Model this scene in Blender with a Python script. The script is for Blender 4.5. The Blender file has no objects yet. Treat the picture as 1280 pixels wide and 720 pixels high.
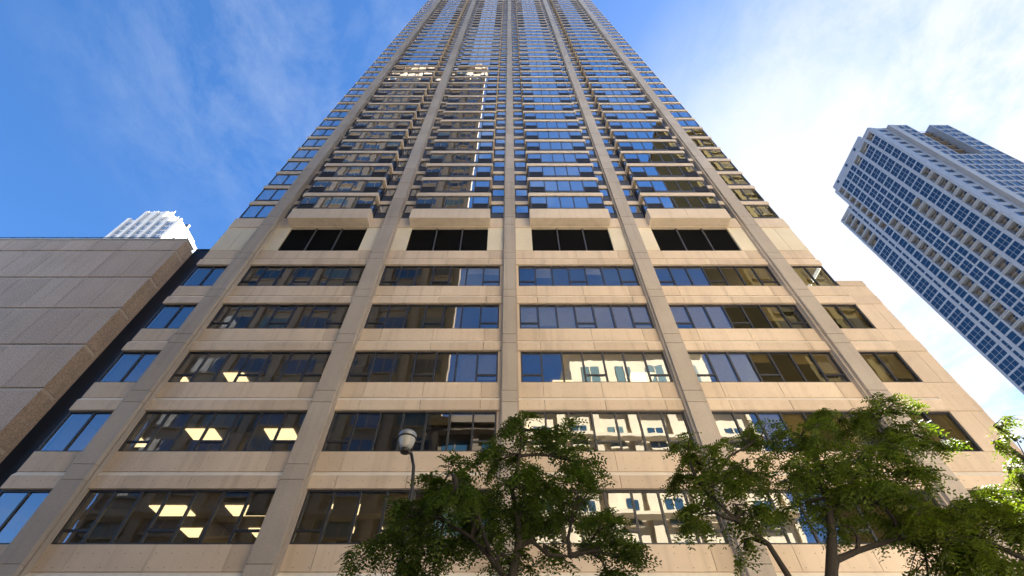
import bpy, math, random
from mathutils import Vector, Matrix
R = math.radians
C = bpy.context.scene.collection
EYE = 1.6                                   # eye height above the street

# ------------------------------------------------------------------ camera, sky, sun, exposure
scene = bpy.context.scene
cam_d = bpy.data.cameras.new('camera'); cam = bpy.data.objects.new('camera', cam_d); C.objects.link(cam)
cam.location = (0, 0, EYE); cam.rotation_euler = (R(90 + 50.1), 0, 0)
cam_d.sensor_width = 36; cam_d.lens = 16.0; cam_d.shift_x = 0.0026; cam_d.clip_start = 0.1; cam_d.clip_end = 6000
scene.camera = cam
scene.view_settings.view_transform = 'Standard'; scene.view_settings.look = 'None'
scene.view_settings.gamma = 1; scene.view_settings.exposure = 3.15
scene.cycles.max_bounces = 8; scene.cycles.diffuse_bounces = 4; scene.cycles.glossy_bounces = 4
scene.cycles.transparent_max_bounces = 12; scene.cycles.caustics_reflective = False; scene.cycles.caustics_refractive = False

SUN_AZ, SUN_EL = 50.2, 50.0                 # azimuth from +Y towards +X
sun_dir = Vector((math.sin(R(SUN_AZ)) * math.cos(R(SUN_EL)), math.cos(R(SUN_AZ)) * math.cos(R(SUN_EL)), math.sin(R(SUN_EL))))
sd = bpy.data.lights.new('sun', 'SUN'); sd.energy = 5.0; sd.angle = R(0.5); sd.color = (1.0, 0.93, 0.82)
so = bpy.data.objects.new('sun', sd); C.objects.link(so); so.location = (60, 60, 200)
so.rotation_euler = sun_dir.to_track_quat('Z', 'Y').to_euler()

world = bpy.data.worlds.new('World'); scene.world = world; world.use_nodes = True


class NT:
    """small helper for node trees"""
    def __init__(s, nt): s.nt = nt; nt.nodes.clear()
    def n(s, t, **k):
        o = s.nt.nodes.new(t)
        for a, v in k.items():
            if a.startswith('i_'): o.inputs[a[2:].replace('_', ' ')].default_value = v
            else: setattr(o, a, v)
        return o
    def l(s, a, ao, b, bi): s.nt.links.new(a.outputs[ao], b.inputs[bi])
    def math(s, op, a, b=None, clamp=False):
        o = s.nt.nodes.new('ShaderNodeMath'); o.operation = op; o.use_clamp = clamp
        for i, v in enumerate((a, b)):
            if v is None: continue
            if isinstance(v, (int, float)): o.inputs[i].default_value = v
            else: s.nt.links.new(v, o.inputs[i])
        return o.outputs[0]
    def mix(s, fac, a, b, bt='MIX'):
        o = s.nt.nodes.new('ShaderNodeMix'); o.data_type = 'RGBA'; o.blend_type = bt
        for i, v in ((0, fac), (6, a), (7, b)):
            if isinstance(v, (int, float)): o.inputs[i].default_value = v
            elif isinstance(v, tuple): o.inputs[i].default_value = (*v, 1) if len(v) == 3 else v
            else: s.nt.links.new(v, o.inputs[i])
        return o.outputs[2]
    def ramp(s, fac, stops):
        o = s.nt.nodes.new('ShaderNodeValToRGB')
        e = o.color_ramp.elements
        while len(e) < len(stops): e.new(0.5)
        for el, (p, c) in zip(e, stops):
            el.position = p; el.color = (c, c, c, 1) if isinstance(c, (int, float)) else (*c, 1)
        s.nt.links.new(fac, o.inputs[0]); return o.outputs[0]


w = NT(world.node_tree)
wo = w.n('ShaderNodeOutputWorld'); bg = w.n('ShaderNodeBackground'); bg.inputs['Strength'].default_value = 0.05
sky = w.n('ShaderNodeTexSky', sky_type='NISHITA', sun_disc=False, sun_elevation=R(SUN_EL), sun_rotation=R(SUN_AZ),
          altitude=50, air_density=0.55, dust_density=0.15, ozone_density=2.5)
tc = w.n('ShaderNodeTexCoord'); sep = w.n('ShaderNodeSeparateXYZ'); w.l(tc, 'Generated', sep, 0)
zz = w.math('MAXIMUM', sep.outputs[2], 0.06)
cx = w.math('DIVIDE', sep.outputs[0], zz); cy = w.math('DIVIDE', sep.outputs[1], zz)
cb = w.n('ShaderNodeCombineXYZ'); w.nt.links.new(cx, cb.inputs[0]); w.nt.links.new(cy, cb.inputs[1])
mp = w.n('ShaderNodeMapping'); w.l(cb, 0, mp, 'Vector'); mp.inputs['Rotation'].default_value = (0, 0, R(35)); mp.inputs['Scale'].default_value = (1.0, 0.75, 1)
nz = w.n('ShaderNodeTexNoise', i_Scale=4.5, i_Detail=10.0, i_Roughness=0.68, i_Distortion=0.25); w.l(mp, 0, nz, 'Vector')
nb = w.n('ShaderNodeTexNoise', i_Scale=1.1, i_Detail=3.0, i_Roughness=0.55); w.l(mp, 0, nb, 'Vector')
pt = w.n('ShaderNodeVectorMath', operation='DOT_PRODUCT'); w.l(tc, 'Generated', pt, 0); pt.inputs[1].default_value = Vector((-0.40, 0.22, 0.88)).normalized()
patch = w.math('ADD', w.ramp(pt.outputs['Value'], [(0.93, 0.0), (0.995, 0.42)]), w.math('MULTIPLY', w.ramp(nb.outputs[0], [(0.48, 0.0), (0.72, 1.0)]), w.ramp(sep.outputs[1], [(0.0, 0.9), (0.25, 0.12)])), True)
wisp = w.math('MULTIPLY', w.ramp(nz.outputs[0], [(0.40, 0.0), (0.74, 1.0)]), patch)
# a bank of thin bright cloud lies around the sun's side of the sky
dt = w.n('ShaderNodeVectorMath', operation='DOT_PRODUCT'); w.l(tc, 'Generated', dt, 0); dt.inputs[1].default_value = Vector((0.80, 0.42, 0.42)).normalized()
bank = w.math('MULTIPLY', w.ramp(dt.outputs['Value'], [(0.67, 0.0), (0.92, 1.0)]), w.ramp(nz.outputs[0], [(0.30, 0.3), (0.58, 1.0)]))
cov = w.math('MAXIMUM', w.math('MULTIPLY', wisp, 0.75), bank, True)
ccol = w.mix(w.ramp(dt.outputs['Value'], [(0.3, 0.0), (0.95, 1.0)]), (1.8, 2.05, 2.45), (2.45, 2.5, 2.6))
hs = w.n('ShaderNodeHueSaturation'); hs.inputs['Saturation'].default_value = 1.2; w.l(sky, 0, hs, 'Color')
skc = w.mix(cov, hs.outputs[0], ccol)
w.nt.links.new(skc, bg.inputs['Color']); w.l(bg, 0, wo, 0)


# ------------------------------------------------------------------ materials
def mat(name):
    m = bpy.data.materials.new(name); m.use_nodes = True
    t = NT(m.node_tree); o = t.n('ShaderNodeOutputMaterial'); return m, t, o

def stone(name, col, var=0.12, grain=60.0, rough=0.85, bump=0.15, blotch=0.35, holes=False, streak=0.0, panel=0.0, spec=0.5):
    m, t, o = mat(name); p = t.n('ShaderNodeBsdfPrincipled'); p.inputs['Roughness'].default_value = rough; p.inputs['Specular IOR Level'].default_value = spec
    g = t.n('ShaderNodeTexCoord'); n1 = t.n('ShaderNodeTexNoise', i_Scale=grain, i_Detail=3.0, i_Roughness=0.7); t.l(g, 'Object', n1, 'Vector')
    n2 = t.n('ShaderNodeTexNoise', i_Scale=blotch, i_Detail=5.0, i_Roughness=0.6); t.l(g, 'Object', n2, 'Vector')
    d = tuple(c * (1 - 2.2 * var) for c in col); l = tuple(min(1, c * (1 + 1.6 * var)) for c in col)
    a = t.mix(t.ramp(n1.outputs[0], [(0.3, 0.0), (0.7, 1.0)]), d, l)
    a = t.mix(t.ramp(n2.outputs[0], [(0.3, 0.0), (0.7, 1.0)]), a, t.mix(1.0, a, (0.86, 0.85, 0.84), 'MULTIPLY'))
    if streak:
        mp = t.n('ShaderNodeMapping'); mp.inputs['Scale'].default_value = (2.2, 2.2, 0.12); t.l(g, 'Object', mp, 0)
        n3 = t.n('ShaderNodeTexNoise', i_Scale=1.0, i_Detail=4.0); t.l(mp, 0, n3, 'Vector')
        a = t.mix(t.math('MULTIPLY', t.ramp(n3.outputs[0], [(0.5, 0.0), (0.75, 1.0)]), streak), a, t.mix(1.0, a, (0.6, 0.57, 0.55), 'MULTIPLY'))
    if panel:       # no two cast panels came out the same
        gi = t.n('ShaderNodeNewGeometry')
        a = t.mix(gi.outputs['Random Per Island'], t.mix(1.0, a, (1 - panel, 1 - panel * 1.1, 1 - panel * 1.25), 'MULTIPLY'), t.mix(1.0, a, (1 + panel, 1 + panel, 1 + panel * .9), 'MULTIPLY'))
    if holes:       # rows of form-tie holes cast into the panels
        s = t.n('ShaderNodeSeparateXYZ'); t.l(g, 'Object', s, 0)
        fx = t.math('SUBTRACT', t.math('MULTIPLY', t.math('FRACT', t.math('DIVIDE', s.outputs[0], 0.605)), 0.605), 0.3)
        zz_ = t.math('MULTIPLY', t.math('FRACT', t.math('DIVIDE', t.math('SUBTRACT', s.outputs[2], 8.82 - 39.6), 3.96)), 3.96)
        hole = None
        for zc in (3.96 - 0.32, 3.96 - 0.82, 3.96 - 1.42):
            fz = t.math('SUBTRACT', zz_, zc)
            r2 = t.math('ADD', t.math('MULTIPLY', fx, fx), t.math('MULTIPLY', fz, fz))
            h = t.math('LESS_THAN', r2, 0.021 ** 2)
            hole = h if hole is None else t.math('MAXIMUM', hole, h)
        a = t.mix(t.math('MULTIPLY', hole, 0.6), a, (0.06, 0.045, 0.035))
    t.nt.links.new(a, p.inputs['Base Color'])
    if bump:
        b = t.n('ShaderNodeBump', i_Strength=bump, i_Distance=0.02); t.l(n1, 0, b, 'Height'); t.l(b, 0, p, 'Normal')
    t.l(p, 0, o, 0); return m

def plain(name, col, rough=0.6, metal=0.0, var=0.08, scale=8.0, spec=0.5):
    m, t, o = mat(name); p = t.n('ShaderNodeBsdfPrincipled')
    p.inputs['Roughness'].default_value = rough; p.inputs['Metallic'].default_value = metal
    p.inputs['Specular IOR Level'].default_value = spec
    g = t.n('ShaderNodeTexCoord'); n = t.n('ShaderNodeTexNoise', i_Scale=scale, i_Detail=4.0); t.l(g, 'Object', n, 'Vector')
    a = t.mix(n.outputs[0], tuple(c * (1 - 2 * var) for c in col), tuple(min(1, c * (1 + 2 * var)) for c in col))
    t.nt.links.new(a, p.inputs['Base Color']); t.l(p, 0, o, 0); return m

def glass(name, tint, ior, base=0.0, wav=0.004, refl=(0.92, 0.96, 1.0)):
    m, t, o = mat(name)
    tr = t.n('ShaderNodeBsdfTransparent'); tr.inputs[0].default_value = (*tint, 1)
    gl = t.n('ShaderNodeBsdfGlossy'); gl.inputs['Roughness'].default_value = 0.0; gl.inputs['Color'].default_value = (*refl, 1)
    g = t.n('ShaderNodeTexCoord'); n = t.n('ShaderNodeTexNoise', i_Scale=0.9, i_Detail=2.0); t.l(g, 'Object', n, 'Vector')
    b = t.n('ShaderNodeBump', i_Strength=1.0, i_Distance=wav); t.l(n, 0, b, 'Height'); t.l(b, 0, gl, 'Normal')
    f = t.n('ShaderNodeFresnel', i_IOR=ior)
    fac = t.math('ADD', f.outputs[0], base, True)
    mx = t.n('ShaderNodeMixShader'); t.nt.links.new(fac, mx.inputs[0]); t.l(tr, 0, mx, 1); t.l(gl, 0, mx, 2); t.l(mx, 0, o, 0)
    return m

def opaque_glass(name, col, ior=2.0, wav=0.004, rough=0.03):
    m, t, o = mat(name); p = t.n('ShaderNodeBsdfPrincipled')
    p.inputs['Base Color'].default_value = (*col, 1); p.inputs['Roughness'].default_value = rough; p.inputs['IOR'].default_value = ior
    g = t.n('ShaderNodeTexCoord'); n = t.n('ShaderNodeTexNoise', i_Scale=0.7, i_Detail=2.0); t.l(g, 'Object', n, 'Vector')
    b = t.n('ShaderNodeBump', i_Strength=1.0, i_Distance=wav); t.l(n, 0, b, 'Height'); t.l(b, 0, p, 'Normal'); t.l(p, 0, o, 0); return m

def emit(name, col, st):
    m, t, o = mat(name); e = t.n('ShaderNodeEmission'); e.inputs[0].default_value = (*col, 1); e.inputs[1].default_value = st; t.l(e, 0, o, 0); return m

def leaf_mat(name, c0, c1):
    m, t, o = mat(name)
    g = t.n('ShaderNodeTexCoord'); n = t.n('ShaderNodeTexNoise', i_Scale=2.2, i_Detail=4.0); t.l(g, 'Object', n, 'Vector')
    n2 = t.n('ShaderNodeTexWhiteNoise', noise_dimensions='1D'); gi = t.n('ShaderNodeNewGeometry'); t.l(gi, 'Random Per Island', n2, 'W')
    f = t.math('ADD', t.math('MULTIPLY', n.outputs[0], 0.6), t.math('MULTIPLY', n2.outputs[0], 0.4))
    a = t.mix(t.ramp(f, [(0.25, 0.0), (0.75, 1.0)]), c0, c1)
    p = t.n('ShaderNodeBsdfPrincipled'); p.inputs['Roughness'].default_value = 0.6; p.inputs['Specular IOR Level'].default_value = 0.2; t.nt.links.new(a, p.inputs['Base Color'])
    tl = t.n('ShaderNodeBsdfTranslucent'); t.nt.links.new(t.mix(1.0, a, (1.25, 1.3, 0.45), 'MULTIPLY'), tl.inputs[0])
    mx = t.n('ShaderNodeMixShader'); mx.inputs[0].default_value = 0.4; t.l(p, 0, mx, 1); t.l(tl, 0, mx, 2); t.l(mx, 0, o, 0); return m

M = {
    'precast': stone('beige_precast', (0.70, 0.58, 0.46), holes=True, streak=0.45, panel=0.10),
    'smooth': stone('smooth_precast', (0.71, 0.60, 0.48), streak=0.35, panel=0.06),
    'column': stone('grey_precast', (0.47, 0.42, 0.37), streak=0.35, panel=0.06),
    'pale': stone('pale_precast', (0.78, 0.71, 0.56), panel=0.03, var=0.06),
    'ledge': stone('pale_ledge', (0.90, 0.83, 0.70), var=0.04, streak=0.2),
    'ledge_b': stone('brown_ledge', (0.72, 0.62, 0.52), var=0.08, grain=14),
    'frame': plain('dark_frame', (0.035, 0.037, 0.046), 0.4),
    'frame_b': plain('slate_frame', (0.06, 0.065, 0.08), 0.45),
    'grille': plain('dark_grille', (0.014, 0.015, 0.019), 0.6),
    'louvre': plain('black_louvre', (0.010, 0.010, 0.011), 0.7),
    'glass': glass('office_glass', (0.80, 0.77, 0.66), 2.3, 0.10, 0.0018),
    'glass_b': glass('bay_glass', (0.62, 0.62, 0.56), 2.8, 0.46, 0.002),
    'room': plain('room_wall', (0.34, 0.29, 0.20), 0.9),
    'ceil': plain('room_ceiling', (0.45, 0.42, 0.36), 0.9),
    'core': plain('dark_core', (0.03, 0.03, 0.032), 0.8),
    'blind': plain('tan_blind', (0.50, 0.41, 0.22), 0.9),
    'curtain_w': plain('white_curtain', (0.75, 0.75, 0.72), 0.9),
    'curtain_t': plain('tan_curtain', (0.50, 0.43, 0.28), 0.9),
    'lamp_panel': emit('ceiling_panel', (1.0, 0.79, 0.47), 0.27),
    'brown': stone('brown_aggregate', (0.64, 0.51, 0.41), streak=0.4, panel=0.08, var=0.2, grain=14, blotch=0.5, bump=0.4),
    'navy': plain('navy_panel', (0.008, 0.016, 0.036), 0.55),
    'tin': plain('pale_flashing', (0.6, 0.6, 0.6), 0.5),
    'gframe': stone('blue_grey_cladding', (0.20, 0.235, 0.295), var=0.04, grain=3, bump=0, rough=0.6),
    'greturn': stone('grey_cladding', (0.25, 0.27, 0.30), var=0.03, grain=3, bump=0, rough=0.6),
    'navyglass': opaque_glass('navy_glass', (0.006, 0.024, 0.062), 1.5, 0.002),
    'taupe': plain('taupe_recess', (0.115, 0.10, 0.085), 0.9),
    'white': stone('white_cladding', (0.68, 0.67, 0.64), var=0.04, grain=3, bump=0),
    'paleglass': opaque_glass('pale_blue_glass', (0.12, 0.2, 0.33), 1.7, 0.002, 0.1),
    'cream': stone('cream_stone', (0.70, 0.60, 0.44), var=0.06, grain=8),
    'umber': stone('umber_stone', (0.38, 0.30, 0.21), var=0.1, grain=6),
    'olive': stone('olive_brick', (0.10, 0.08, 0.038), spec=0.0, var=0.1, grain=6),
    'citywin': opaque_glass('city_window', (0.02, 0.06, 0.11), 1.9, 0.004),
    'dullwin': plain('dull_window', (0.05, 0.043, 0.03), 0.9, spec=0.0),
    'dark_umber': stone('dark_umber_stone', (0.13, 0.10, 0.07), var=0.1, grain=6),  # the umber stone in an evenly darker tone, for the annex
    'tealblind': opaque_glass('blue_window', (0.10, 0.17, 0.19), 1.5, 0.004, 0.2),
    'asphalt': stone('asphalt', (0.05, 0.05, 0.052), grain=30, blotch=0.2),
    'pave': stone('pavement', (0.42, 0.39, 0.35), grain=20, blotch=0.3),
    'earth': stone('city_ground', (0.16, 0.155, 0.15), grain=0.5, blotch=0.02, bump=0),
    'paint': plain('road_paint', (0.75, 0.75, 0.72), 0.7),
    'iron': plain('black_iron', (0.012, 0.012, 0.013), 0.4),
    'cap': plain('silver_cap', (0.26, 0.28, 0.30), 0.4, 0.6),
    'globe': plain('milky_globe', (0.33, 0.34, 0.35), 0.25, 0.0, 0.03),
    'bark': stone('bark', (0.02, 0.016, 0.014), var=0.2, grain=25, bump=0.6),
    'leaf': leaf_mat('leaf', (0.026, 0.054, 0.010), (0.085, 0.13, 0.02)),
    'leaf_m': leaf_mat('leaf_mid', (0.038, 0.076, 0.012), (0.125, 0.17, 0.022)),
    'leaf_y': leaf_mat('leaf_light', (0.05, 0.09, 0.012), (0.13, 0.165, 0.018)),
}


# ------------------------------------------------------------------ mesh and object helpers
class MB:
    def __init__(s): s.v = []; s.f = []; s.m = []
    def face(s, pts, mi=0):
        b = len(s.v); s.v += [tuple(p) for p in pts]; s.f.append(tuple(range(b, b + len(pts)))); s.m.append(mi)
    def box(s, x0, x1, y0, y1, z0, z1, mi=0, ti=0.0, keep=None):
        """box whose top is inset by ti on -x, +x and -y"""
        b = len(s.v)
        s.v += [(x0, y0, z0), (x1, y0, z0), (x1, y1, z0), (x0, y1, z0), (x0 + ti, y0 + ti, z1), (x1 - ti, y0 + ti, z1), (x1 - ti, y1, z1), (x0 + ti, y1, z1)]
        for q in ((0, 3, 2, 1), (4, 5, 6, 7), (0, 1, 5, 4), (1, 2, 6, 5), (2, 3, 7, 6), (3, 0, 4, 7)):
            s.f.append(tuple(b + i for i in q)); s.m.append(mi)
    def extrude_x(s, prof, x0, x1, mi=0):
        """closed (y, z) profile pushed along x"""
        n = len(prof); b = len(s.v)
        s.v += [(x0, y, z) for y, z in prof] + [(x1, y, z) for y, z in prof]
        for i in range(n):
            j = (i + 1) % n; s.f.append((b + i, b + j, b + n + j, b + n + i)); s.m.append(mi)
        s.f.append(tuple(b + i for i in reversed(range(n)))); s.m.append(mi)
        s.f.append(tuple(b + n + i for i in range(n))); s.m.append(mi)
    def tube(s, pts, rad, n=8, mi=0, cap=True):
        pts = [Vector(p) for p in pts]; rings = []
        ref = Vector((0.31, 0.95, 0.05))
        for i, p in enumerate(pts):
            d = (pts[min(i + 1, len(pts) - 1)] - pts[max(i - 1, 0)]).normalized()
            a = d.cross(ref)
            if a.length < 1e-3: a = d.cross(Vector((1, 0, 0)))
            a.normalize(); c = d.cross(a); b = len(s.v)
            r = rad[i] if isinstance(rad, (list, tuple)) else rad
            for k in range(n):
                t = 2 * math.pi * k / n; s.v.append(tuple(p + a * (math.cos(t) * r) + c * (math.sin(t) * r)))
            rings.append(b)
        for a, b in zip(rings, rings[1:]):
            for k in range(n): s.f.append((a + k, a + (k + 1) % n, b + (k + 1) % n, b + k)); s.m.append(mi)
        if cap:
            s.f.append(tuple(rings[0] + k for k in reversed(range(n)))); s.m.append(mi)
            s.f.append(tuple(rings[-1] + k for k in range(n))); s.m.append(mi)
    def lathe(s, cx, cy, prof, n=24, mi=0):
        b = len(s.v)
        for r, z in prof:
            for k in range(n): s.v.append((cx + r * math.cos(2 * math.pi * k / n), cy + r * math.sin(2 * math.pi * k / n), z))
        for i in range(len(prof) - 1):
            for k in range(n):
                s.f.append((b + i * n + k, b + i * n + (k + 1) % n, b + (i + 1) * n + (k + 1) % n, b + (i + 1) * n + k)); s.m.append(mi)
    def build(s, name, mats, parent=None, smooth=False):
        me = bpy.data.meshes.new(name); me.from_pydata(s.v, [], s.f)
        for m in (mats if isinstance(mats, (list, tuple)) else [mats]): me.materials.append(m)
        me.polygons.foreach_set('material_index', s.m)
        if smooth: me.polygons.foreach_set('use_smooth', [True] * len(s.f))
        me.update()
        o = bpy.data.objects.new(name, me); C.objects.link(o)
        if parent: o.parent = parent
        return o

def thing(name, label, cat, group=None):
    o = bpy.data.objects.new(name, None); C.objects.link(o); o.empty_display_size = 0.5
    o['label'] = label; o['category'] = cat
    if group: o['group'] = group
    return o

def setting(o): o['kind'] = 'structure'; return o
def stuff(o): o['kind'] = 'stuff'; return o
rnd = random.Random(7)

def tilted_pane(mb, x0, x1, y, z0, z1, mi=0, t=0.006):
    """a sheet of glass that sits a hair out of true in its frame"""
    a, b, c, d = (rnd.uniform(-t, t) for _ in range(4))
    k = (a + c - b - d) / 4; a -= k; c -= k; b += k; d += k        # keep it planar
    mb.face([(x0, y + a, z0), (x1, y + b, z0), (x1, y + c, z1), (x0, y + d, z1)], mi)


# ------------------------------------------------------------------ setting: ground, road, pavements
def sheet(name, x0, x1, y0, y1, z, m):
    b = MB(); b.face([(x0, y0, z), (x1, y0, z), (x1, y1, z), (x0, y1, z)]); return setting(b.build(name, m))
sheet('ground', -3000, 3000, -3000, 3000, -0.12, M['earth'])
sheet('road', -400, 400, 0.6, 7.2, -0.112, M['asphalt'])
b = MB(); b.box(-400, 400, 7.2, 60, -0.2, 0.0); setting(b.build('pavement', M['pave']))
b = MB(); b.box(-400, 400, -60, 0.6, -0.2, 0.0); setting(b.build('near_pavement', M['pave']))
b = MB()
for i in range(-40, 41): b.face([(i * 9, 3.83, -0.106), (i * 9 + 3, 3.83, -0.106), (i * 9 + 3, 3.97, -0.106), (i * 9, 3.97, -0.106)])
setting(b.build('road_marking', M['paint']))

# ------------------------------------------------------------------ the beige tower
Z = lambda r: r + EYE                        # heights were measured from the eye
COLS = [-18.6, -9.25, 0.0, 9.25, 18.6]
HW = [0.5, 0.5, 0.37, 0.5, 0.5]
EDGE = 21.75
PITCH = 3.96
SILL = [3.26 + PITCH * k for k in range(7)]  # top of each office spandrel; SILL[1]..SILL[5] carry window rows
SILL[6] = 27.06
FLOOR0, FP, NF = 31.5, 2.845, 58
T = lambda k: FLOOR0 + FP * k
tower = thing('apartment_tower', 'tall beige concrete tower with projecting bay windows above office floors, filling the middle', 'tower')

# columns, jointed at every floor
for xc, hw in zip(COLS, HW):
    b = MB(); cuts = [-EYE]
    for s_ in SILL: cuts += [s_ - 1.55, s_ - 0.85]
    cuts += [29.95, 31.05] + [T(k) - 0.36 + 0.0 for k in range(1, NF)] + [T(NF) + 1.5]
    for z0, z1 in zip(cuts, cuts[1:]):
        b.box(xc - hw, xc + hw, 18.66, 19.28, Z(z0) + 0.018, Z(z1) - 0.018)
    top = Z(cuts[-1])
    for sgn in (-1, 1):
        b.box(min(xc + sgn * hw * 0.9, xc + sgn * (hw + 0.1)), max(xc + sgn * hw * 0.9, xc + sgn * (hw + 0.1)), 18.86, 19.27, 0, top, 0)
    b.box(xc - hw + 0.03, xc + hw - 0.03, 18.70, 19.27, 0, top)
    b.build('column', M['column'], tower)

BAYS = [(-EDGE, COLS[0])] + list(zip(COLS, COLS[1:])) + [(COLS[4], EDGE)]
def bay_clear(i):
    x0, x1 = BAYS[i]
    return (x0 if i == 0 else x0 + 0.62), (x1 if i == 5 else x1 - 0.62)

def joints(i, x0, x1):
    """panel joints of a bay"""
    if i == 0: return [x0, x1]
    if i == 5: return [x0, x1]
    c = BAYS[i][0]; return [x0, c + 1.77, c + 4.8, c + 7.8, x1]

def spandrel(i, s_, x0, x1, zb=None):
    b = MB(); js = joints(i, x0, x1); g = 0.012
    bot = s_ - 1.77 if zb is None else zb
    for a, c in zip(js, js[1:]):
        b.extrude_x([(19.10, Z(s_)), (19.10, Z(s_ - 0.95)), (19.3, Z(s_ - 0.95)), (19.3, Z(s_))][::-1], a + g, c - g)
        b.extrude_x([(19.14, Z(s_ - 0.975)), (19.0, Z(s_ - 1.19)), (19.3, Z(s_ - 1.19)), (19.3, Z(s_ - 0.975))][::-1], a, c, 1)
        b.extrude_x([(19.0, Z(s_ - 1.192)), (19.0, Z(bot)), (19.3, Z(bot)), (19.3, Z(s_ - 1.192))][::-1], a + g, c - g)
    b.box(x0, x1, 19.15, 19.29, Z(bot) + 0.02, Z(s_) - 0.02)
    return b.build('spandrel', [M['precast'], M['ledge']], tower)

for i in range(6):
    x0, x1 = bay_clear(i)
    xa = x0 if i == 0 else BAYS[i][0] + HW[i - 1] + 0.1
    xb = x1 if i == 5 else BAYS[i][1] - HW[i] - 0.1
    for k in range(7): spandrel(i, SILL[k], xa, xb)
    # piers flanking the windows, level with the spandrels
    for on, a_, c_ in ((i > 0, xa, x0), (i < 5, x1, xb)):
        if on: b = MB(); b.box(a_, c_, 19.13, 19.285, 0, Z(27.0)); b.build('pier', M['precast'], tower)
    # ground-floor glazing
    b = MB(); b.box(xa, xb, 19.3, 19.4, 0.0, Z(SILL[0] - 1.77)); b.build('shopfront', M['navyglass'], tower)

# office windows: glass, frame, blinds
BLINDS = {  # row -> {bay: {pane: drop}}
    1: {1: {1: .32, 5: .2, 6: .45}, 2: {0: 0.72, 1: 0.9, 2: 0.9, 3: 0.6}, 4: {1: 0.5, 2: 0.6, 5: 0.4}, 5: {0: 0.7, 1: 0.8}},
    2: {1: {2: .25, 4: .5}, 2: {0: .6, 1: .3, 4: 0.3}, 3: {0: 0.5}, 4: {2: 0.8, 3: 0.8, 5: 0.7}, 5: {0: 0.9, 1: 0.75}},
    3: {1: {6: 0.3}, 2: {5: .97, 6: .85, 2: 1.0, 3: 0.72, 4: 0.95, 0: 0.4}, 4: {0: .8, 1: 1.0, 2: 0.98, 3: 0.3, 5: 0.35, 6: 0.7}, 5: {0: 0.9, 1: 0.8}},
    4: {3: {0: .82, 1: .8, 2: 1.0, 3: .84, 4: 1.0, 5: .97, 6: .86}, 2: {2: 0.9, 3: 0.95, 4: 1.0, 0: 0.5}, 4: {0: .78, 1: .92, 2: .95, 5: 0.6}, 5: {0: 0.5, 1: 0.5}, 1: {3: 0.4}},
    5: {3: {1: .5, 4: .35}, 2: {5: .3, 6: .35, 2: 1.0, 3: 1.0, 4: 1.0}, 4: {5: 0.9, 6: 0.9}, 5: {0: 0.8}, 1: {4: 0.6}},
    0: {},
}
GY = 19.2
for k in range(6):
    z0, z1 = Z(SILL[k]), Z(SILL[k + 1] - 1.77)
    for i in range(6):
        x0, x1 = bay_clear(i)
        n = 7 if 0 < i < 5 else 2
        xs = [x0 + (x1 - x0) * j / n for j in range(n + 1)]
        g = MB(); fr = MB(); bls = []
        for j in range(n):
            tilted_pane(g, xs[j], xs[j + 1], GY, z0, z1)
            if n == 7 and j in (0, 3, 6): fr.box(xs[j] + 0.05, xs[j + 1] - 0.05, GY - 0.045, GY + 0.05, z0 + 0.50, z0 + 0.59)
            d = BLINDS[k].get(i, {}).get(j)
            if d:
                bl = MB(); bls.append(bl); bl.box(xs[j] + 0.07, xs[j + 1] - 0.07, GY + 0.13, GY + 0.145, z1 - d * (z1 - z0), z1 - 0.02)
        if i == 5 and k >= 5:
            g.face([(x1, GY, z0), (x1, GY + 3.3, z0), (x1, GY + 3.3, z1), (x1, GY, z1)])
            fr.box(x1 - 0.03, x1 + 0.04, GY + 0.0601, GY + 3.3, z0, z0 + 0.08)
        for j, x in enumerate(xs):
            xx = x + (0.045 if j == 0 else -0.045 if j == n else 0)
            fr.box(xx - 0.045, xx + 0.045, GY - 0.06, GY + 0.06, z0, z1)
        fr.box(x0 + 0.09, x1 - 0.09, GY - 0.058, GY + 0.058, z0, z0 + 0.07)
        fr.box(x0 + 0.09, x1 - 0.09, GY - 0.058, GY + 0.058, z1 - 0.09, z1)
        wo_ = g.build('office_window', M['glass'], tower)
        fr.build('frame', M['frame'], wo_)
        for bl in bls: bl.build('blind', M['curtain_w'] if (k, i) in ((4, 3), (5, 3)) or (k in (3, 4, 5) and bl.v[0][0] > x0 + (x1 - x0) * .6 and i == 2) or (k in (3, 4) and i == 4 and bl.v[0][0] < x0 + 3.5) else M['blind'], wo_)

# office interior: slabs, rear wall, partitions, lit ceiling panels
b = MB()
for k in range(7):
    b.box(-21.6, 21.6, 19.32, 31.5, Z(SILL[k] - 1.66), Z(SILL[k] - 0.82), 1)
for k in range(6):
    z0, z1 = Z(SILL[k] - 0.82) + 0.01, Z(SILL[k + 1] - 1.66) - 0.01
    b.box(-21.6, 21.6, 29.0, 29.2, z0, z1)
    for xc in COLS: b.box(xc - 0.3, xc + 0.3, 19.5, 20.2, z0, z1); 
    for xw in (-13.9, -4.4, 4.9, 9.3, 13.2): b.box(xw - 0.06, xw + 0.06, 21.2 + 0.5 * (k % 2), 28.9, z0, z1)
    b.box(-21.62, -21.5, 19.35, 31, z0, z1)
    if k < 5: b.box(21.5, 21.62, 19.35, 31, z0, z1)
b.build('office_interior', [M['room'], M['ceil']], tower)
for k in range(1, 6):
    for q in range(9):
        x = rnd.uniform(-18, 18); wd = rnd.uniform(.3, .8); y = rnd.uniform(19.8, 21.0); h = rnd.uniform(.9, 1.7)
        if min(abs(x - xc) for xc in COLS) < 1.2: continue
        b = MB(); z = Z(SILL[k] - 0.81)
        b.box(x - wd, x + wd, y, y + .45, z, z + h)
        if rnd.random() < .5: b.box(x - wd - .03, x + wd + .03, y - .03, y + .48, z + h, z + h + .04)
        b.build('cabinet', M['blind'] if rnd.random() < .4 else M['frame'], tower)
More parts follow.
